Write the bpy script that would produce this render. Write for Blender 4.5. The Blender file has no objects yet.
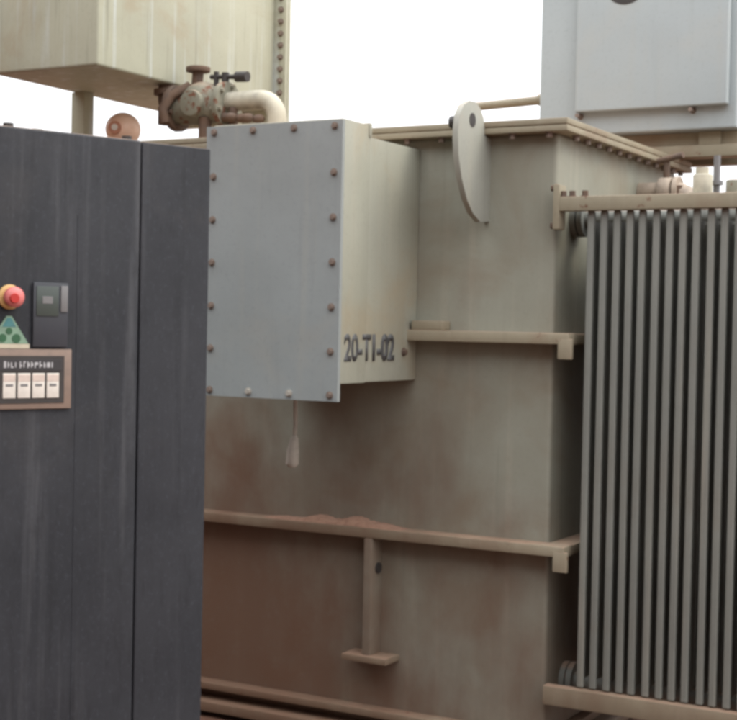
import bpy, bmesh, math, random
from mathutils import Vector, Matrix
random.seed(7)
S = bpy.context.scene
C = S.collection
R = math.radians

# ------------------------------------------------------------------ materials
def nodes_of(name):
    m = bpy.data.materials.new(name); m.use_nodes = True
    nt = m.node_tree; nt.nodes.clear()
    out = nt.nodes.new('ShaderNodeOutputMaterial')
    b = nt.nodes.new('ShaderNodeBsdfPrincipled')
    nt.links.new(b.outputs[0], out.inputs[0])
    return m, nt, b

def nz(nt, scale, detail=5, vec=None, stretch=None, rough=.55, dist=0.0):
    n = nt.nodes.new('ShaderNodeTexNoise'); n.inputs['Scale'].default_value = scale
    n.inputs['Detail'].default_value = detail; n.inputs['Roughness'].default_value = rough
    n.inputs['Distortion'].default_value = dist
    if vec is not None:
        if stretch:
            mp = nt.nodes.new('ShaderNodeMapping'); mp.inputs['Scale'].default_value = stretch
            nt.links.new(vec, mp.inputs[0]); vec = mp.outputs[0]
        nt.links.new(vec, n.inputs['Vector'])
    return n.outputs['Fac']

def ramp(nt, fac, lo, hi, to=1.0):
    r = nt.nodes.new('ShaderNodeMapRange'); r.interpolation_type = 'SMOOTHSTEP'
    r.inputs['From Min'].default_value = lo; r.inputs['From Max'].default_value = hi
    r.inputs['To Max'].default_value = to
    nt.links.new(fac, r.inputs['Value']); return r.outputs[0]

def mix(nt, fac, a, b):
    m = nt.nodes.new('ShaderNodeMix'); m.data_type = 'RGBA'
    if isinstance(fac, float): m.inputs[0].default_value = fac
    else: nt.links.new(fac, m.inputs[0])
    for v, i in ((a, 6), (b, 7)):
        if isinstance(v, tuple): m.inputs[i].default_value = (*v, 1)
        else: nt.links.new(v, m.inputs[i])
    return m.outputs[2]

def mul(nt, a, b):
    m = nt.nodes.new('ShaderNodeMath'); m.operation = 'MULTIPLY'
    for v, i in ((a, 0), (b, 1)):
        if isinstance(v, float): m.inputs[i].default_value = v
        else: nt.links.new(v, m.inputs[i])
    return m.outputs[0]

def paint(name, base, alt, dust=(.30, .19, .13), dust_amt=.35, streak=(.42, .38, .30), streak_amt=.25,
          rust=.0, rough=.5, top=.6, bump=.06, blotch=(.50, .68), spec=.4, dust_shade=None, grain=0.0):
    """weathered industrial paint: tone drift, run-down streaks, red dust patches, dust settled on upward faces"""
    m, nt, b = nodes_of(name)
    g = nt.nodes.new('ShaderNodeNewGeometry'); P = g.outputs['Position']
    col = mix(nt, ramp(nt, nz(nt, 1.6, 6, P), .35, .65), base, alt)
    col = mix(nt, ramp(nt, nz(nt, 1.0, 6, P, (16, 16, .7)), .52, .75, streak_amt), col, streak)
    col = mix(nt, ramp(nt, nz(nt, 1.0, 5, P, (26, 26, 1.5)), .56, .78, streak_amt * .8), col, tuple(c * .45 for c in base))
    col = mix(nt, ramp(nt, nz(nt, 2.3, 8, P, None, .62, .6), blotch[0], blotch[1], dust_amt), col, dust)
    sx = nt.nodes.new('ShaderNodeSeparateXYZ'); nt.links.new(g.outputs['Normal'], sx.inputs[0])
    col = mix(nt, mul(nt, ramp(nt, sx.outputs[2], .6, .95, top), ramp(nt, nz(nt, 9, 5, P), .25, .6)), col, (.36, .24, .17))
    if dust_shade:      # red dust with painted-in shade, stronger low and left, with a ragged edge
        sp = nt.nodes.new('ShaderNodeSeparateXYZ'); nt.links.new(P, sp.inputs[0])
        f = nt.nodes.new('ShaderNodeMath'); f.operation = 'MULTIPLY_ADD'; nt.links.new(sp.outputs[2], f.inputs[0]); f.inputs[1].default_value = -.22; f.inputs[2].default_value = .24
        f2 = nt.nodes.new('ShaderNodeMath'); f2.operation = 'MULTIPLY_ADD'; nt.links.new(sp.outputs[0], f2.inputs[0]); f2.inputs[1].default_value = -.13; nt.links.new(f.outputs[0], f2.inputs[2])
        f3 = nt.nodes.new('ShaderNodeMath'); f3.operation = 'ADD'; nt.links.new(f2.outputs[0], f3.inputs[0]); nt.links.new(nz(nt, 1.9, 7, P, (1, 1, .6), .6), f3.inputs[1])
        col = mix(nt, mul(nt, ramp(nt, f3.outputs[0], .40, .88, .85), ramp(nt, nz(nt, 11, 7, P), -.2, .45)), col, dust_shade)
    if grain:
        col = mix(nt, ramp(nt, nz(nt, 95, 3, P, (1, 1, .8), .8), .52, .72, grain), col, tuple(min(1, c * 3.2) for c in base))
        col = mix(nt, ramp(nt, nz(nt, 38, 4, P, (1, 1, .25), .7), .50, .70, grain), col, tuple(c * .45 for c in base))
    if rust:
        col = mix(nt, ramp(nt, nz(nt, 22, 6, P), .66 - rust * .2, .74 - rust * .2), col, (.14, .055, .03))
    # fine grime
    col = mix(nt, ramp(nt, nz(nt, 60, 4, P), .5, .8, .22), col, tuple(c * .55 for c in base))
    nt.links.new(col, b.inputs['Base Color'])
    nt.links.new(ramp(nt, nz(nt, 7, 5, P), .2, .8, 1), b.inputs['Roughness'])
    rr = nt.nodes.new('ShaderNodeMapRange'); rr.inputs['To Min'].default_value = rough - .1; rr.inputs['To Max'].default_value = rough + .2
    nt.links.new(nz(nt, 7, 5, P), rr.inputs['Value']); nt.links.new(rr.outputs[0], b.inputs['Roughness'])
    b.inputs['Specular IOR Level'].default_value = spec
    bp = nt.nodes.new('ShaderNodeBump'); bp.inputs['Strength'].default_value = bump * 3; bp.inputs['Distance'].default_value = .02
    nt.links.new(nz(nt, 3.2, 3, P), bp.inputs['Height']); nt.links.new(bp.outputs[0], b.inputs['Normal'])
    return m

def plain(name, col, rough=.5, var=.35, scale=30, metal=0.0):
    m, nt, b = nodes_of(name)
    g = nt.nodes.new('ShaderNodeNewGeometry')
    c = mix(nt, ramp(nt, nz(nt, scale, 5, g.outputs['Position']), .4, .7, var), col, tuple(x * .5 + .03 for x in col))
    nt.links.new(c, b.inputs['Base Color']); b.inputs['Roughness'].default_value = rough
    b.inputs['Metallic'].default_value = metal
    return m

M = {}
M['tank'] = paint('tank_paint', (.275, .278, .228), (.235, .23, .182), dust=(.19, .135, .085), dust_amt=.55, blotch=(.44, .76), rough=.5, top=.9, dust_shade=(.135, .066, .040))
M['steel'] = paint('rim_paint', (.295, .26, .185), (.25, .22, .155), dust=(.22, .14, .09), dust_amt=.55, rust=.02, dust_shade=(.145, .078, .048), rough=.6, top=.9)
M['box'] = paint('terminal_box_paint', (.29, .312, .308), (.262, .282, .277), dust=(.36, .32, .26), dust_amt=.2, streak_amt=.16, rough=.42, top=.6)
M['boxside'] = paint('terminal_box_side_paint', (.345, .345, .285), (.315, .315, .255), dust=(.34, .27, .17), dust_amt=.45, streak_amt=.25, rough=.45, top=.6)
M['blue'] = paint('control_box_paint', (.38, .428, .438), (.36, .405, .415), dust=(.42, .41, .36), dust_amt=.2, streak_amt=.12, rough=.42, top=.5)
M['cons'] = paint('conservator_paint', (.40, .40, .305), (.345, .345, .265), dust=(.31, .255, .165), dust_amt=.55, streak=(.56, .62, .64), streak_amt=.75, rough=.5)
M['fin'] = paint('radiator_paint', (.195, .20, .178), (.168, .173, .155), dust=(.17, .15, .12), dust_amt=.3, rough=.55, top=.8)
M['lug'] = paint('lug_paint', (.33, .335, .295), (.295, .30, .26), dust_amt=.12, rough=.5)
M['cab'] = paint('cabinet_paint', (.019, .021, .026), (.030, .032, .038), dust=(.052, .049, .050), dust_amt=.45, streak=(.092, .094, .102), streak_amt=.55, grain=.3, rough=.55, top=.8, bump=.05, spec=.3)
M['rust'] = plain('rusty_iron', (.125, .078, .052), .85, .7, 18)
M['bolt'] = plain('dull_bolt', (.20, .15, .12), .55, .5, 60)
M['paleb'] = plain('pale_bolt', (.40, .37, .32), .5, .5, 60)
M['relay'] = paint('pale_relay_casting', (.24, .235, .18), (.17, .165, .125), dust=(.19, .12, .08), dust_amt=.6, rust=.55, rough=.75)
M['whitepipe'] = plain('dirty_white_pipe', (.45, .42, .33), .65, .9, 9)
M['dark'] = plain('dark_iron', (.035, .03, .028), .6)
M['salmon'] = plain('salmon_enamel', (.95, .66, .50), .4, .25, 12)
M['valve'] = plain('faded_pink_valve', (.37, .30, .235), .7, .8, 18)
M['brownring'] = plain('brown_ring', (.55, .26, .17), .6)
M['white'] = plain('white_face', (.78, .74, .68), .4, .15, 40)
M['red'] = plain('red_plastic', (.45, .022, .015), .4, .2)
M['pinkred'] = plain('faded_red_plastic', (.62, .17, .16), .45, .3)
M['yellow'] = plain('faded_yellow_plastic', (.62, .40, .16), .45, .25)
M['lcd'] = plain('grey_green_display', (.055, .07, .063), .25, .3, 60)
M['grey'] = plain('grey_plastic', (.17, .168, .17), .4, .2)
M['darkblue'] = plain('dark_blue_plastic', (.036, .040, .050), .4, .3)
M['teal'] = plain('teal_sticker', (.06, .20, .21), .4, .5, 50)
M['palegreen'] = plain('pale_green_sticker', (.20, .32, .23), .4, .5, 60)
M['green'] = plain('green_mark', (.02, .10, .04), .5, .3)
M['cream'] = plain('cream_sticker', (.52, .47, .36), .5, .3)
M['tan'] = plain('tan_plate', (.23, .165, .13), .5, .5, 25)
M['black'] = plain('black_ink', (.03, .028, .03), .5, .3)
M['stencil'] = plain('worn_stencil_paint', (.07, .07, .072), .6, .9, 45)
M['tag'] = plain('white_tag', (.70, .66, .60), .4, .2, 60)
M['pinktag'] = plain('pinkish_tag_band', (.60, .50, .44), .4, .2, 60)
M['ink'] = plain('pale_lettering', (.42, .42, .43), .5, .3)
M['cord'] = plain('dusty_cord', (.46, .42, .36), .8)

m, nt, b = nodes_of('red_earth'); g = nt.nodes.new('ShaderNodeNewGeometry'); P = g.outputs['Position']
c = mix(nt, ramp(nt, nz(nt, .7, 8, P), .3, .7), (.125, .056, .032), (.09, .042, .026))
c = mix(nt, ramp(nt, nz(nt, 14, 6, P), .5, .72, .6), c, (.18, .09, .055))
nt.links.new(c, b.inputs['Base Color']); b.inputs['Roughness'].default_value = .95
bp = nt.nodes.new('ShaderNodeBump'); bp.inputs['Strength'].default_value = .6; bp.inputs['Distance'].default_value = .03
nt.links.new(nz(nt, 18, 8, P), bp.inputs['Height']); nt.links.new(bp.outputs[0], b.inputs['Normal'])
M['earth'] = m
m, nt, b = nodes_of('red_dust'); g = nt.nodes.new('ShaderNodeNewGeometry')
c = mix(nt, ramp(nt, nz(nt, 40, 6, g.outputs['Position']), .35, .7), (.30, .175, .12), (.22, .12, .08))
nt.links.new(c, b.inputs['Base Color']); b.inputs['Roughness'].default_value = 1
M['dust'] = m

# ------------------------------------------------------------------ geometry helpers
def merge(bm, tmp, mat=None):
    me = bpy.data.meshes.new('tmp'); tmp.to_mesh(me); tmp.free()
    if mat is not None: me.transform(mat)
    bm.from_mesh(me); bpy.data.meshes.remove(me)

def box(bm, x0, x1, y0, y1, z0, z1, bev=.004, seg=2):
    t = bmesh.new(); bmesh.ops.create_cube(t, size=1)
    for v in t.verts:
        v.co = Vector(((x0 + x1) / 2 + v.co.x * (x1 - x0), (y0 + y1) / 2 + v.co.y * (y1 - y0), (z0 + z1) / 2 + v.co.z * (z1 - z0)))
    if bev:
        bev = min(bev, .45 * min(x1 - x0, y1 - y0, z1 - z0))
        bmesh.ops.bevel(t, geom=t.edges[:], offset=bev, segments=seg, profile=.6, affect='EDGES')
    merge(bm, t)

def cyl(bm, a, b, r, r2=None, n=24, bev=0.0):
    a = Vector(a); b = Vector(b); d = b - a
    t = bmesh.new(); bmesh.ops.create_cone(t, cap_ends=True, segments=n, radius1=r, radius2=r if r2 is None else r2, depth=d.length)
    if bev:
        ed = [e for e in t.edges if len(e.link_faces) == 2 and e.calc_face_angle() > .9]
        bmesh.ops.bevel(t, geom=ed, offset=bev, segments=2, profile=.5, affect='EDGES')
    merge(bm, t, Matrix.Translation((a + b) / 2) @ d.to_track_quat('Z', 'Y').to_matrix().to_4x4())

def ball(bm, c, r, sx=1, sy=1, sz=1, n=20):
    t = bmesh.new(); bmesh.ops.create_uvsphere(t, u_segments=n, v_segments=n // 2 + 2, radius=r)
    merge(bm, t, Matrix.Translation(c) @ Matrix.Diagonal((sx, sy, sz, 1)))

def tube(bm, pts, r, n=14):
    """swept pipe along points, rings joined; r a number or list"""
    pts = [Vector(p) for p in pts]; rings = []
    for i, p in enumerate(pts):
        d = (pts[min(i + 1, len(pts) - 1)] - pts[max(i - 1, 0)]).normalized()
        q = d.to_track_quat('Z', 'Y'); rr = r[i] if isinstance(r, (list, tuple)) else r
        rings.append([bm.verts.new(p + q @ Vector((math.cos(k * 2 * math.pi / n) * rr, math.sin(k * 2 * math.pi / n) * rr, 0))) for k in range(n)])
    for i in range(len(rings) - 1):
        A, B = rings[i], rings[i + 1]
        off = min(range(n), key=lambda o: sum((A[k].co - B[(k + o) % n].co).length for k in range(n)))
        for k in range(n):
            bm.faces.new((A[k], A[(k + 1) % n], B[(k + 1 + off) % n], B[(k + off) % n]))
    bm.faces.new(rings[0][::-1]); bm.faces.new(rings[-1])

def arc(c, u, v, r, a0, a1, n=8):
    c, u, v = Vector(c), Vector(u), Vector(v)
    return [c + u * (r * math.cos(R(a0 + (a1 - a0) * i / n))) + v * (r * math.sin(R(a0 + (a1 - a0) * i / n))) for i in range(n + 1)]

def prism(bm, outline, axis, a0, a1, bev=.004):
    """extrude a closed 2-D outline; axis 'X': outline is (y,z); axis 'Z': (x,y); axis 'Y': (x,z)"""
    t = bmesh.new()
    def P(p, h):
        return {'X': (h, p[0], p[1]), 'Y': (p[0], h, p[1]), 'Z': (p[0], p[1], h)}[axis]
    A = [t.verts.new(P(p, a0)) for p in outline]; B = [t.verts.new(P(p, a1)) for p in outline]
    t.faces.new(A); t.faces.new(B[::-1]); n = len(A)
    side = []
    for i in range(n):
        f = t.faces.new((A[(i + 1) % n], A[i], B[i], B[(i + 1) % n])); side.append(f)
    bmesh.ops.recalc_face_normals(t, faces=t.faces[:])
    if bev:
        ed = [e for e in t.edges if (e.verts[0] in A and e.verts[1] in A) or (e.verts[0] in B and e.verts[1] in B)]
        bmesh.ops.bevel(t, geom=ed, offset=bev, segments=2, profile=.6, affect='EDGES')
    merge(bm, t)

ORG = {}   # where a parent's own origin lies in the frame its meshes are written in
def obj(name, bm, mat, parent=None, smooth=True):
    vs = [v.co for v in bm.verts]
    lo = Vector([min(v[i] for v in vs) for i in range(3)]); hi = Vector([max(v[i] for v in vs) for i in range(3)])
    c = Vector(((lo.x + hi.x) / 2, (lo.y + hi.y) / 2, (lo.z + hi.z) / 2))
    for v in bm.verts: v.co -= c
    bmesh.ops.recalc_face_normals(bm, faces=bm.faces[:])
    me = bpy.data.meshes.new(name); bm.to_mesh(me); bm.free()
    me.materials.append(M[mat])
    if smooth:
        for p in me.polygons: p.use_smooth = True
        me.set_sharp_from_angle(angle=R(40))
    o = bpy.data.objects.new(name, me); C.objects.link(o)
    ORG[o] = c
    o.location = c - (ORG[parent] if parent else Vector())
    if parent: o.parent = parent
    return o

def copy_at(src, pos, rot=None):
    o = src.copy(); C.objects.link(o); o.parent = src.parent
    o.location = Vector(pos) - ORG[src.parent]
    return o

def thing(name, label, cat, loc, rz=0, group=None, origin=None):
    o = bpy.data.objects.new(name, None); C.objects.link(o)
    o.empty_display_size = .2
    o.location = loc; o.rotation_euler = (0, 0, rz); o['label'] = label; o['category'] = cat
    if group: o['group'] = group
    ORG[o] = Vector(origin if origin is not None else loc)
    return o

def B(): return bmesh.new()

def bolts(parent, spots, axis, r=.011, h=.014, mat='bolt', name='bolt'):
    """hexagon bolt heads with washers, one object each; axis is the outward direction"""
    ax = Vector(axis); first = None
    for s in spots:
        if first is None:
            bm = B(); s0 = Vector(s)
            cyl(bm, s0, s0 + ax * .003, r * 1.45, n=16)
            cyl(bm, s0 + ax * .0025, s0 + ax * h, r, n=6)
            first = obj(name, bm, mat, parent); first_c = ORG[first] - s0
        else:
            copy_at(first, Vector(s) + first_c)

# ------------------------------------------------------------------ ground
bm = B(); bmesh.ops.create_grid(bm, x_segments=60, y_segments=60, size=400)
for v in bm.verts:
    v.co.x = math.copysign(abs(v.co.x / 400) ** 2.2 * 400, v.co.x); v.co.y = math.copysign(abs(v.co.y / 400) ** 2.2 * 400, v.co.y)
    d = math.hypot(v.co.x, v.co.y)
    v.co.z = 0 if d < 9 else random.uniform(-.15, .1) * min(1, (d - 9) / 40)
go = obj('ground', bm, 'earth'); go['kind'] = 'structure'; go.location.z = 0
# red-earth bank added behind the camera to keep low sky off the transformer
bm = B(); NA, NR = 70, 14; gv = []
for i in range(NA + 1):
    a = R(172 + 150 * i / NA); row = []
    end = min(1, i / 8, (NA - i) / 10)
    for j in range(NR + 1):
        t_ = j / NR; rr = 8.6 + 3.2 * t_ + .25 * math.sin(i * .7) + random.uniform(-.06, .06)
        z = end * 7.5 * min(1, t_ / .62) ** .8 + (random.uniform(-.08, .08) if 0 < j else -.25)
        row.append(bm.verts.new((-.8 + rr * math.cos(a), .2 + rr * math.sin(a), z)))
    gv.append(row)
for i in range(NA):
    for j in range(NR): bm.faces.new((gv[i][j], gv[i + 1][j], gv[i + 1][j + 1], gv[i][j + 1]))
bk = obj('unseen_shade_bank', bm, 'earth'); bk['kind'] = 'structure'


# ------------------------------------------------------------------ transformer
T = thing('power_transformer', 'large weathered grey transformer with finned radiator standing on red earth behind the dark cabinet',
          'transformer', (-1.35, .72, 0))
# tank
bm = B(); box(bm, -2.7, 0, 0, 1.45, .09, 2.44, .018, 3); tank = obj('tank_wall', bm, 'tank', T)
bm = B()
box(bm, -2.762, .062, -.062, 1.512, 2.437, 2.458, .003); box(bm, -2.762, .062, -.062, 1.512, 2.4625, 2.485, .004)
box(bm, -2.757, .057, -.057, 1.507, 2.456, 2.464, 0)
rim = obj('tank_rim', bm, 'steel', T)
bolts(rim, [(x, -.035, 2.437) for x in [-.02 - .15 * i for i in range(18)]] + [(.035, y, 2.437) for y in [.1 + .12 * i for i in range(12)]], (0, 0, -1), .012, .02)
def stiff(z0, z1, d, ex):
    bm = B()
    box(bm, -2.74, ex, -d, .001, z0, z1, .006)                     # front web
    box(bm, .0005, ex - .002, .003, 1.4, z0 + .002, z1 - .002, .006)   # along the right side
    box(bm, ex - .045, ex + .012, -d - .002, -d + .016, z0 - .055, z0 + .02, .005)   # turned-down end tab
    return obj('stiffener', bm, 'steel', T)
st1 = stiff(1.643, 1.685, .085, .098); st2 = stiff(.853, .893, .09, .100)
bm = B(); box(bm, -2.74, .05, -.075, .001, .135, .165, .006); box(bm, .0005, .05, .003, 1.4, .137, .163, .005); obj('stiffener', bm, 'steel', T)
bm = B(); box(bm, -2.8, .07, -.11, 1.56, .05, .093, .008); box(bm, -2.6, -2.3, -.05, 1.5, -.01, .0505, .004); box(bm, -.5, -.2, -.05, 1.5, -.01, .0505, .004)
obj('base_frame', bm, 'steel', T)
# jacking bracket under the middle stiffener
bm = B(); box(bm, -.748, -.712, -.092, .001, .385, .8525, .005)
jb = obj('jacking_bracket', bm, 'tank', T)
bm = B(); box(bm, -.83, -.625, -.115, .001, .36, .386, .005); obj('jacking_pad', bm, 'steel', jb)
bm = B(); cyl(bm, (-.7125, -.04, .73), (-.704, -.04, .73), .022, n=18); obj('bracket_hole', bm, 'dark', jb)
# lifting lugs
lug_out = [(.001, 2.107), (-.09, 2.100), (-.165, 2.128), (-.225, 2.175), (-.28, 2.25), (-.315, 2.335), (-.325, 2.42), (-.312, 2.48), (-.275, 2.522), (-.222, 2.545),
           (-.165, 2.548), (-.115, 2.53), (-.078, 2.495), (-.066, 2.432), (.001, 2.425)]
def lug(x):
    bm = B(); prism(bm, [(y * .91, z) for y, z in lug_out], 'X', x - .012, x + .012, .003)
    l = obj('lifting_lug', bm, 'lug', T)
    bm = B(); cyl(bm, (x + .0115, -.175, 2.476), (x + .0145, -.175, 2.476), .026, n=20); obj('lug_hole', bm, 'dark', l)
    bm = B(); cyl(bm, (x - .05, -.235, 2.462), (x - .0118, -.235, 2.462), .024, n=14, bev=.006); obj('lug_pin', bm, 'dark', l)
    return l
l0 = lug(-.285); lug(-2.42)
# pipe from tank cover into the control box
pp = [(-1.06, 1.38, 2.48), (-1.06, 1.38, 2.71)] + arc((-.985, 1.38, 2.71), (-1, 0, 0), (0, 0, 1), .075, 0, 90)[1:] + [(-.56, 1.38, 2.80)]
bm = B(); tube(bm, pp, .021); cyl(bm, (-.66, 1.38, 2.7975), (-.575, 1.38, 2.7995), .027); cyl(bm, (-1.06, 1.38, 2.485), (-1.06, 1.38, 2.51), .05)
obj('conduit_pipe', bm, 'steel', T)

# terminal box ------------------------------------------------------
bm = B(); box(bm, -1.142, -.578, -.413, -.002, 1.487, 2.397, .006); tb_rear = bm
tb = obj('terminal_box', bm, 'boxside', T)
bm = B(); box(bm, -1.145, -.575, -.611, -.4125, 1.485, 2.441, .006); box(bm, -1.150, -.570, -.428, -.409, 2.395, 2.447, .004)
obj('box_frame', bm, 'boxside', tb)
bm = B()
plate = bmesh.new(); bmesh.ops.create_grid(plate, x_segments=30, y_segments=44, size=.5)   # slightly wavy sheet, closed to a plate
for v in plate.verts:
    x, z = v.co.x * .594 - .866, v.co.y * 1.012 + 1.928
    w = .0025 * math.sin(x * 9 + 1) * math.sin(z * 7) * (1 - (2 * v.co.x) ** 4) * (1 - (2 * v.co.y) ** 4)
    v.co = Vector((x, -.629 + w, z))
ex = bmesh.ops.extrude_face_region(plate, geom=plate.faces[:])
for v in [e for e in ex['geom'] if isinstance(e, bmesh.types.BMVert)]: v.co.y = -.6115
merge(bm, plate)
cp = obj('cover_plate', bm, 'box', tb)
sp = [(-.601, z) for z in (2.412, 2.246, 2.085, 1.924, 1.762, 1.602, 1.445)] + [(-1.128, z) for z in (2.412, 2.246, 2.085, 1.924, 1.762, 1.602, 1.445)] + \
     [(x, 2.412) for x in (-.774, -.953)]
bolts(tb, [(x, -.6295, 1.445) for x in (-.774, -.953)], (0, -1, 0), .0095, .011, 'paleb')
bolts(tb, [(x, -.6295, z) for x, z in sp], (0, -1, 0), .0095, .011)
bolts(tb, [(-.578, -.112, 1.598)], (1, 0, 0), .012, .014, 'rust')
# stencilled tag on the right side of the box
cu = bpy.data.curves.new('tag_text', 'FONT'); cu.body = '20-T1-02'; cu.size = .148; cu.offset = .0045
to = bpy.data.objects.new('tag_text', cu); C.objects.link(to)
bpy.context.view_layer.update()
me = bpy.data.meshes.new_from_object(to.evaluated_get(bpy.context.evaluated_depsgraph_get()))
bpy.data.objects.remove(to); bpy.data.curves.remove(cu)
xs = [v.co.x for v in me.vertices]; ys = [v.co.y for v in me.vertices]
sx, sy = .385 / (max(xs) - min(xs)), .102 / (max(ys) - min(ys)); x0, y0 = min(xs), min(ys)
def stencil(ysplit0, ysplit1, X):
    pass
bm = B(); bm.from_mesh(me)
for v in bm.verts:
    yy = -.578 + (v.co.x - x0) * sx; zz = 1.565 + (v.co.y - y0) * sy
    v.co = Vector((-.5735 if True else 0, yy, zz))
ex = bmesh.ops.extrude_face_region(bm, geom=bm.faces[:])
for v in [e for e in ex['geom'] if isinstance(e, bmesh.types.BMVert)]: v.co.x = -.5790
obj('lettering', bm, 'stencil', tb, smooth=False)
bpy.data.meshes.remove(me)
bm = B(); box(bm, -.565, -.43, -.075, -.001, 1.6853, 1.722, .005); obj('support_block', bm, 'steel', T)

# conservator --------------------------------------------------------
bm = B(); box(bm, -2.60, -2.0, -.27, 1.11, 2.785, 3.42, .014, 3)
cons = obj('conservator', bm, 'cons', T)
bm = B(); box(bm, -2.62, -1.935, 1.108, 1.13, 2.72, 3.485, .004); box(bm, -2.62, -1.935, 1.133, 1.155, 2.72, 3.485, .004)
obj('end_flange', bm, 'cons', cons)
bolts(cons, [(-1.965, 1.108, z) for z in [2.75 + .06 * i for i in range(13)]] + [(-2.592, 1.108, z) for z in [2.75 + .06 * i for i in range(13)]], (0, -1, 0), .011, .018, 'bolt')
for (cx_, cy_) in ((-2.565, .3), (-2.15, .95)):
    bm = B(); box(bm, cx_ - .04, cx_ + .04, cy_ - .035, cy_ + .035, 2.485, 2.7845, .004); box(bm, cx_ - .1, cx_ + .1, cy_ - .08, cy_ + .08, 2.4852, 2.50, .003)
    obj('support_column', bm, 'cons', cons)
# oil relay and pipe between conservator and tank
Y0 = .28
bm = B()
cyl(bm, (-1.985, Y0, 2.675), (-1.70, Y0, 2.675), .078, bev=.012); ball(bm, (-1.84, Y0, 2.69), .098, 1.15, 1, 1)
cyl(bm, (-1.84, Y0, 2.68), (-1.84, Y0 - .105, 2.68), .06, bev=.008)
gr = obj('gas_relay', bm, 'relay', T)
for x in (-1.985, -1.712):
    bm = B(); cyl(bm, (x - .014, Y0, 2.675), (x + .014, Y0, 2.675), .105, bev=.003)
    for k in range(6):
        a = k * math.pi / 3 + .3; cyl(bm, (x - .03, Y0 + .085 * math.cos(a), 2.675 + .085 * math.sin(a)), (x + .03, Y0 + .085 * math.cos(a), 2.675 + .085 * math.sin(a)), .011, n=6)
    obj('flange', bm, 'rust' if x < -1.9 else 'relay', gr)
bm = B(); cyl(bm, (-1.88, Y0, 2.74), (-1.872, Y0, 2.84), .026); cyl(bm, (-1.872, Y0, 2.835), (-1.872, Y0, 2.858), .056, bev=.004); cyl(bm, (-1.897, Y0, 2.75), (-1.897, Y0, 2.775), .05, n=6)
tube(bm, [(-1.895, Y0 - .03, 2.77), (-1.95, Y0 - .09, 2.72), (-1.985, Y0 - .11, 2.66), (-1.98, Y0 - .10, 2.60)], .022, 10)
obj('vent_cock', bm, 'rust', gr)
bm = B(); cyl(bm, (-1.80, Y0, 2.808), (-1.63, Y0, 2.798), .011, n=10); cyl(bm, (-1.66, Y0, 2.80), (-1.60, Y0, 2.797), .024, n=12); cyl(bm, (-1.77, Y0, 2.74), (-1.77, Y0, 2.83), .012, n=8); cyl(bm, (-1.72, Y0, 2.78), (-1.72, Y0, 2.822), .017, n=8)
obj('lever', bm, 'dark', gr)
bm = B(); tube(bm, [(-2.045, Y0, 2.784), (-2.045, Y0, 2.72)] + arc((-2.0, Y0, 2.72), (-1, 0, 0), (0, 0, -1), .045, 0, 90)[1:] + [(-1.95, Y0, 2.675)], .042)
cyl(bm, (-2.045, Y0, 2.74), (-2.045, Y0, 2.765), .062); cyl(bm, (-2.03, Y0 - .03, 2.60), (-2.03, Y0 - .03, 2.67), .035, n=8)
obj('inlet_elbow', bm, 'rust', gr)
bm = B(); tube(bm, [(-1.70, Y0, 2.69), (-1.56, Y0, 2.69)] + arc((-1.53, Y0, 2.60), (0, 0, 1), (1, 0, 0), .09, 0, 90)[1:] + [(-1.44, Y0, 2.49)], .043, 18)
cyl(bm, (-1.44, Y0, 2.4852), (-1.44, Y0, 2.505), .10)
obj('outlet_pipe', bm, 'whitepipe', gr)
bm = B()
for k in range(5): ball(bm, (-1.69 + .045 * k, Y0 - .04 - .02 * (k % 2), 2.615 - .004 * k), .026, 1.2, 1, .8, 10)
cyl(bm, (-1.66, Y0 - .02, 2.49), (-1.66, Y0 - .02, 2.66), .02, n=10); cyl(bm, (-1.80, Y0 - .04, 2.5), (-1.80, Y0 - .04, 2.62), .03, n=10)
obj('drain_fitting', bm, 'rust', gr)
# dial gauge on the cover
dx, dy, dz = -2.30, .28, 2.595
n = Vector((.45, -.87, .12)).normalized(); c0 = Vector((dx, dy, dz))
bm = B(); ball(bm, c0, .083, 1, 1, .95, 24); cyl(bm, (dx, dy, 2.4855), (dx, dy, 2.56), .03)
dg = obj('dial_gauge', bm, 'salmon', T)
side = Vector((.87, .45, 0)); fc = c0 - side * .022 - Vector((0, 0, .012))
bm = B(); cyl(bm, fc + n * .05, fc + n * .090, .030, n=24); obj('gauge_ring', bm, 'brownring', dg)
bm = B(); cyl(bm, fc + n * .0895, fc + n * .093, .015, n=24); obj('gauge_face', bm, 'white', dg)

# control box on its beam at the back right corner ---------------------
bm = B(); box(bm, -.60, .335, 1.245, 1.75, 2.60, 3.55, .012, 3)
cb = obj('control_box', bm, 'blue', T)
bm = B(); box(bm, -.405, .302, 1.20, 1.2435, 2.70, 3.50, .010, 3); obj('box_door', bm, 'blue', cb)
bm = B(); cyl(bm, (-.172, 1.198, 3.275), (-.172, 1.2005, 3.275), .10, n=32)
obj('round_window', bm, 'dark', cb)
bolts(cb, [(-.392, 1.2445, 2.685), (.14, 1.2445, 2.685)], (0, -1, 0), .010, .05, 'bolt')
bm = B(); box(bm, -.62, 1.0, 1.29, 1.40, 2.4853, 2.538, .005); box(bm, -.62, 1.0, 1.32, 1.335, 2.537, 2.5985, .002)
box(bm, -.62, 1.0, 1.62, 1.70, 2.4853, 2.538, .005); box(bm, -.4, -.3, 1.3, 1.7, 2.539, 2.5995, .003); box(bm, .15, .25, 1.3, 1.7, 2.539, 2.5995, .003)
obj('support_beam', bm, 'steel', T)

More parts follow.
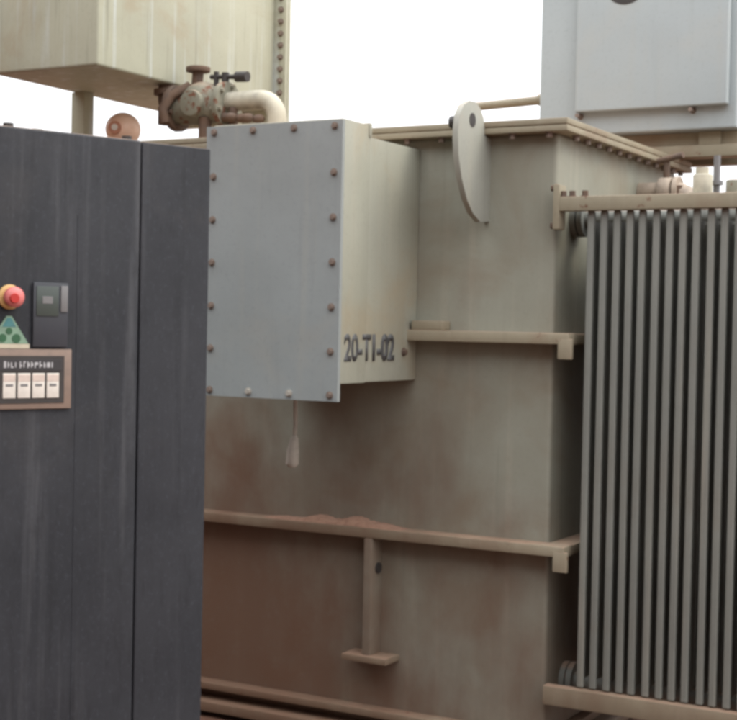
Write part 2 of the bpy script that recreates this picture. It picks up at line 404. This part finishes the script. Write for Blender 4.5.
# radiator --------------------------------------------------------------
XE = 1.28
bm = B()
cyl(bm, (.0005, .2, 2.125), (XE, .2, 2.125), .036, n=24); cyl(bm, (.0005, .2, .335), (XE, .2, .335), .036, n=24)
for z in (2.125, .335):
    cyl(bm, (.001, .2, z), (.022, .2, z), .068, n=28); cyl(bm, (.028, .2, z), (.05, .2, z), .068, n=28)
box(bm, XE - .02, XE, .17, .23, .335, 2.125, .004)
rad = obj('radiator', bm, 'fin', T)
bm = B(); box(bm, .018, XE, -.075, -.030, 2.137, 2.190, .005); box(bm, .018, XE, -.030, .10, 2.176, 2.188, .003); box(bm, .018, .043, -.078, -.01, 2.07, 2.236, .004)
obj('top_bar', bm, 'steel', rad)
bm = B(); box(bm, .022, XE, -.078, -.030, .296, .368, .006); box(bm, .004, XE, -.030, .08, .300, .312, .003); obj('bottom_bar', bm, 'steel', rad)
for z in (2.11, .31):
    bm = B(); box(bm, .02, XE, .455, .49, z, z + .05, .005); obj('rear_bar', bm, 'steel', rad)
bolts(rad, [(.05, -.053, 2.19), (.085, -.053, 2.19), (.135, -.053, 2.19)], (0, 0, 1), .012, .022, 'rust')
bolts(rad, [(.019, -.045, 2.225), (.019, -.045, 2.085)], (-1, 0, 0), .012, .02, 'rust')
bolts(rad, [(.0285, .2 + .054 * math.cos(a), .335 + .054 * math.sin(a)) for a in (1.2, 1.9, 2.7, 3.5, 4.3)], (-1, 0, 0), .012, .02, 'rust')
f0 = None
for i in range(23):
    x = .158 + .0497 * i
    if f0 is None:
        bm = B()
        box(bm, x - .0128, x + .0128, -.052, -.030, .372, 2.1365, .006, 3)      # rolled front edge
        box(bm, x - .0040, x + .0040, -.034, .44, .40, 2.10, .002)               # sheet
        for k in range(5): box(bm, x - .0085, x + .0085, .045 + .08 * k, .10 + .08 * k, .41, 2.09, .008, 2)   # oil channels
        f0 = obj('fin', bm, 'fin', rad)
    else:
        f = copy_at(f0, (x, ORG[f0].y, ORG[f0].z))
        f.rotation_euler = (random.uniform(-.0006, .0006), random.uniform(-.0009, .0009), random.uniform(-.012, .012))
# second radiator added behind the first to block light from the back
r2 = rad.copy(); C.objects.link(r2); r2.location.y += .60
for ch in list(rad.children):
    c2 = ch.copy(); C.objects.link(c2); c2.parent = r2
bm = B(); cyl(bm, (.50, .2, 2.17), (.50, .2, 2.285), .036, bev=.006); cyl(bm, (.50, .2, 2.2), (.50, .2, 2.216), .052, n=20); cyl(bm, (.497, .2, 2.28), (.497, .2, 2.31), .024)
obj('vent_plug', bm, 'whitepipe', rad)
bm = B(); cyl(bm, (.535, .26, 2.17), (.535, .26, 2.36), .013, n=12); cyl(bm, (.535, .26, 2.25), (.535, .26, 2.265), .024, n=10); obj('vent_tube', bm, 'grey', rad)
bm = B(); cyl(bm, (.62, .2, 2.17), (.62, .2, 2.26), .032, bev=.006); cyl(bm, (.62, .2, 2.2), (.62, .2, 2.214), .045, n=16); obj('vent_plug', bm, 'relay', rad)
# shut-off valve beside the far end of the rim
vx, vy, vz = .12, .95, 2.30
bm = B(); cyl(bm, (.001, vy, vz), (vx - .02, vy, vz), .04); cyl(bm, (vx - .03, vy, vz), (vx + .03, vy, vz), .060, bev=.008); cyl(bm, (vx + .04, vy, vz), (vx + .06, vy, vz), .062)
tube(bm, [(vx + .05, vy, vz), (vx + .12, vy - .02, vz - .03), (vx + .17, vy - .1, vz - .12), (vx + .17, vy - .5, vz - .16)], .04)
vv = obj('radiator_valve', bm, 'valve', T)
bm = B(); cyl(bm, (vx, vy, vz + .06), (vx, vy, vz + .135), .014); cyl(bm, (vx - .04, vy, vz + .13), (vx + .08, vy - .03, vz + .15), .013); cyl(bm, (vx + .06, vy - .02, vz - .07), (vx + .06, vy - .02, vz + .02), .028, n=8); obj('valve_handle', bm, 'rust', vv)

# cord hanging below the terminal box ------------------------------------
bm = B(); tube(bm, [(-.950, -.30, 1.486), (-.951, -.302, 1.40), (-.949, -.30, 1.31), (-.952, -.301, 1.26)], .0085, 8)
tube(bm, [(-.952, -.301, 1.262), (-.951, -.302, 1.25), (-.957, -.303, 1.20), (-.960, -.302, 1.15), (-.959, -.302, 1.136)], [.0085, .016, .025, .026, .014], 10)
o = obj('hanging_cord', bm, 'cord'); o['label'] = 'short dusty cord with thick frayed end hanging below the grey terminal box'; o['category'] = 'cord'

# red dust lying on the middle stiffener ----------------------------------
bm = B()
nx, ny = 90, 8
g_ = [[None] * (ny + 1) for _ in range(nx + 1)]
for i in range(nx + 1):
    for j in range(ny + 1):
        x = -1.25 + .66 * i / nx; y = -.083 + .082 * j / ny
        e = math.sin(math.pi * i / nx) ** .6 * min(1, 3.2 * j / ny + .05)
        h = e * (.008 + .022 * math.exp(-((x + .78) / .10) ** 2) + .012 * math.exp(-((x + .98) / .09) ** 2)) * (1 + .25 * math.sin(37 * x + 1) + random.uniform(-.15, .15))
        g_[i][j] = bm.verts.new((x, y, .8925 + max(0, h)))
for i in range(nx):
    for j in range(ny): bm.faces.new((g_[i][j], g_[i + 1][j], g_[i + 1][j + 1], g_[i][j + 1]))
o = obj('dust_heap', bm, 'dust'); o['kind'] = 'stuff'; o['label'] = 'reddish dust heaped along the middle stiffener ledge of the transformer'; o['category'] = 'dust'

# ------------------------------------------------------------------ dark cabinet in front (local frame: x along the front, y into the cabinet)
K = thing('machine_cabinet', 'tall dark charcoal steel cabinet with red emergency stop in front of the grey transformer', 'cabinet',
          (-.107, -2.076, 0), R(68), origin=(0, 0, 0))
bm = B(); box(bm, -1.30, -.0015, .022, 2.2, .06, 2.140, .006); box(bm, -1.27, -.03, .05, 2.17, -.01, .061, .004)
body = obj('cabinet_body', bm, 'cab', K)
bm = B(); box(bm, -.1985, 0, 0, .0215, .07, 2.141, .004, 3); obj('side_panel', bm, 'cab', K)
bm = B(); box(bm, -1.30, -.2020, -.001, .0215, .07, 2.144, .007, 3)
door = obj('cabinet_door', bm, 'cab', K)
# pressed vertical swages on the door
bm = B()
box(bm, -.3725, -.3695, -.0018, -.0005, .15, 1.95, .0003, 1)
obj('pressed_rib', bm, 'cab', door)
for x in (-.53, -.215):
    bm = B(); cyl(bm, (x, .05, 2.139), (x, .05, 2.157), .013, n=8); obj('roof_bolt', bm, 'dark', K)
bm = B(); cyl(bm, (-.004, .03, .93), (-.004, .03, 1.0), .012, n=14, bev=.004); obj('hinge', bm, 'cab', K)
# emergency stop
ex_, ez = -.546, 1.748
bm = B(); cyl(bm, (ex_, -.002, ez), (ex_, -.010, ez), .029, n=32, bev=.003); es = obj('emergency_stop', bm, 'yellow', K)
bm = B(); cyl(bm, (ex_, -.0095, ez), (ex_, -.026, ez), .016, n=24); cyl(bm, (ex_, -.022, ez), (ex_, -.034, ez), .023, .024, 32); ball(bm, (ex_, -.033, ez), .0235, 1, .45, 1, 28)
obj('stop_button', bm, 'pinkred', es)
bm = B(); cyl(bm, (ex_ - .004, -.0410, ez - .003), (ex_ - .004, -.0445, ez - .003), .0125, .0105, 20); obj('button_mark', bm, 'red', es)
# display
bm = B(); box(bm, -.488, -.398, -.010, -.0028, 1.632, 1.785, .004); ds = obj('control_display', bm, 'darkblue', K)
bm = B(); box(bm, -.481, -.424, -.0125, -.0098, 1.706, 1.776, .002); obj('screen', bm, 'lcd', ds)
bm = B(); box(bm, -.419, -.401, -.0135, -.0098, 1.716, 1.778, .002); obj('key_strip', bm, 'grey', ds)
bm = B(); box(bm, -.466, -.440, -.0132, -.0122, 1.735, 1.752, .0004, 1); obj('readout', bm, 'grey', ds)
# warning sticker: a triangle over a cream strip
bm = B(); prism(bm, [(-.597, 1.640), (-.497, 1.640), (-.540, 1.704), (-.552, 1.704)], 'Y', -.0050, -.0028, 0); ws = obj('warning_sticker', bm, 'palegreen', K)
bm = B(); prism(bm, [(-.563, 1.679), (-.529, 1.679), (-.541, 1.700), (-.551, 1.700)], 'Y', -.0058, -.0048, 0); obj('triangle_tip', bm, 'teal', ws)
bm = B()
for (x, z, r) in ((-.562, 1.653, .010), (-.528, 1.652, .011), (-.546, 1.669, .008)): cyl(bm, (x, -.0048, z), (x, -.0060, z), r, n=14)
obj('symbol', bm, 'green', ws)
bm = B(); box(bm, -.600, -.494, -.0050, -.0028, 1.6285, 1.6395, .0006, 1); obj('sticker_strip', bm, 'cream', ws)
# instruction plate
bm = B(); box(bm, -.606, -.386, -.0075, -.0028, 1.487, 1.6275, .002); ip = obj('instruction_plate', bm, 'tan', K)
bm = B(); box(bm, -.594, -.405, -.0088, -.0072, 1.500, 1.612, .0006, 1); obj('plate_field', bm, 'dark', ip)
bm = B(); box(bm, -.585, -.412, -.0098, -.0086, 1.577, 1.604, .0004, 1); obj('heading_band', bm, 'black', ip)
bm = B(); x = -.560
while x < -.432:
    w = random.uniform(.004, .009); z0 = 1.584 + random.uniform(-.001, .001); z1 = 1.598 + random.uniform(-.002, .001)
    box(bm, x, x + .0028, -.0106, -.0096, z0, z1, 0)
    box(bm, x + .0022, x + w, -.0104, -.0095, random.choice((z0, z1 - .003, (z0 + z1) / 2)), random.choice((z0, z1 - .003, (z0 + z1) / 2)) + .0032, 0)
    x += w + .0035
obj('heading_lettering', bm, 'ink', ip)
first = None
for i in range(4):
    x = -.546 + .0368 * i
    bm = B(); box(bm, x - .0158, x + .0158, -.0112, -.0086, 1.513, 1.571, .0012, 2); t = obj('symbol_tag', bm, 'tag', ip)
    # pinkish upper band printed on each tag
    bm = B(); box(bm, x - .0148, x + .0148, -.0118, -.0110, 1.552, 1.568, .0002, 1); obj('tag_band', bm, 'pinktag', ip)
    bm = B(); box(bm, x - .009, x + .009, -.0119, -.0110, 1.5405, 1.546, .0002, 1); obj('tag_mark', bm, 'grey', ip)

# ------------------------------------------------------------------ camera
Mx = ((0.8721145706895772, 0.48887129413198843, 0.020519097559337972), (-0.029647412512306594, 0.010937624466054714, 0.9995005749384863), (-0.4884027093723578, 0.8722873529661853, -0.02403263058813335))
cam = bpy.data.cameras.new('camera'); co = bpy.data.objects.new('camera', cam); C.objects.link(co); S.camera = co
r, u, f = (Vector(v) for v in Mx)
co.matrix_world = Matrix(((r.x, u.x, -f.x, 2.067), (r.y, u.y, -f.y, -5.113), (r.z, u.z, -f.z, 1.7), (0, 0, 0, 1)))
cam.sensor_fit = 'HORIZONTAL'; cam.sensor_width = 36; cam.lens = 36 * 1449.75 / 737
cam.clip_start = .05; cam.clip_end = 2000
# ------------------------------------------------------------------ light
CLOUD0, CLOUD1 = 8.2, 33     # cloud radiance at the horizon and overhead (before the 0.15 strength)
EL, AZ = 48, 62          # sun height, and its compass angle from +Y towards +X
w = bpy.data.worlds.new('World'); S.world = w; w.use_nodes = True
nt = w.node_tree; bg = nt.nodes['Background']
sky = nt.nodes.new('ShaderNodeTexSky'); sky.sky_type = 'NISHITA'; sky.sun_disc = False
sky.sun_elevation = R(EL); sky.sun_rotation = R(AZ); sky.dust_density = 6; sky.air_density = 1.6; sky.ozone_density = 1
# high white overcast in front of the blue: brighter overhead than at the horizon, with soft cloud structure
tc = nt.nodes.new('ShaderNodeTexCoord'); sp_ = nt.nodes.new('ShaderNodeSeparateXYZ'); nt.links.new(tc.outputs['Generated'], sp_.inputs[0])
lum = nt.nodes.new('ShaderNodeMapRange'); lum.inputs['From Min'].default_value = 0; lum.inputs['From Max'].default_value = 1
lum.inputs['To Min'].default_value = CLOUD0; lum.inputs['To Max'].default_value = CLOUD1; nt.links.new(sp_.outputs[2], lum.inputs['Value'])
cl = nz(nt, 2.2, 6, tc.outputs['Generated'], (1, 1, 2.5))
var = nt.nodes.new('ShaderNodeMapRange'); var.inputs['To Min'].default_value = .92; var.inputs['To Max'].default_value = 1.1; nt.links.new(cl, var.inputs['Value'])
cv = nt.nodes.new('ShaderNodeCombineColor'); k = mul(nt, lum.outputs[0], var.outputs[0])
for i_, tint in enumerate((.99, 1.0, 1.02)): nt.links.new(mul(nt, k, tint), cv.inputs[i_])
nt.links.new(mix(nt, .88, sky.outputs[0], cv.outputs[0]), bg.inputs[0]); bg.inputs[1].default_value = .15
sl = bpy.data.lights.new('sun', 'SUN'); so = bpy.data.objects.new('sun', sl); C.objects.link(so)
sl.energy = 1.15; sl.angle = R(20); sl.color = (1, .95, .82)
d = Vector((math.sin(R(AZ)) * math.cos(R(EL)), math.cos(R(AZ)) * math.cos(R(EL)), math.sin(R(EL))))
so.rotation_euler = d.to_track_quat('Z', 'Y').to_euler(); so.location = d * 30
S.view_settings.view_transform = 'Standard'; S.view_settings.look = 'None'; S.view_settings.gamma = 1; S.view_settings.use_curve_mapping = False
S.view_settings.exposure = -0.1
S.render.engine = 'CYCLES'
S.cycles.filter_width = 3.6
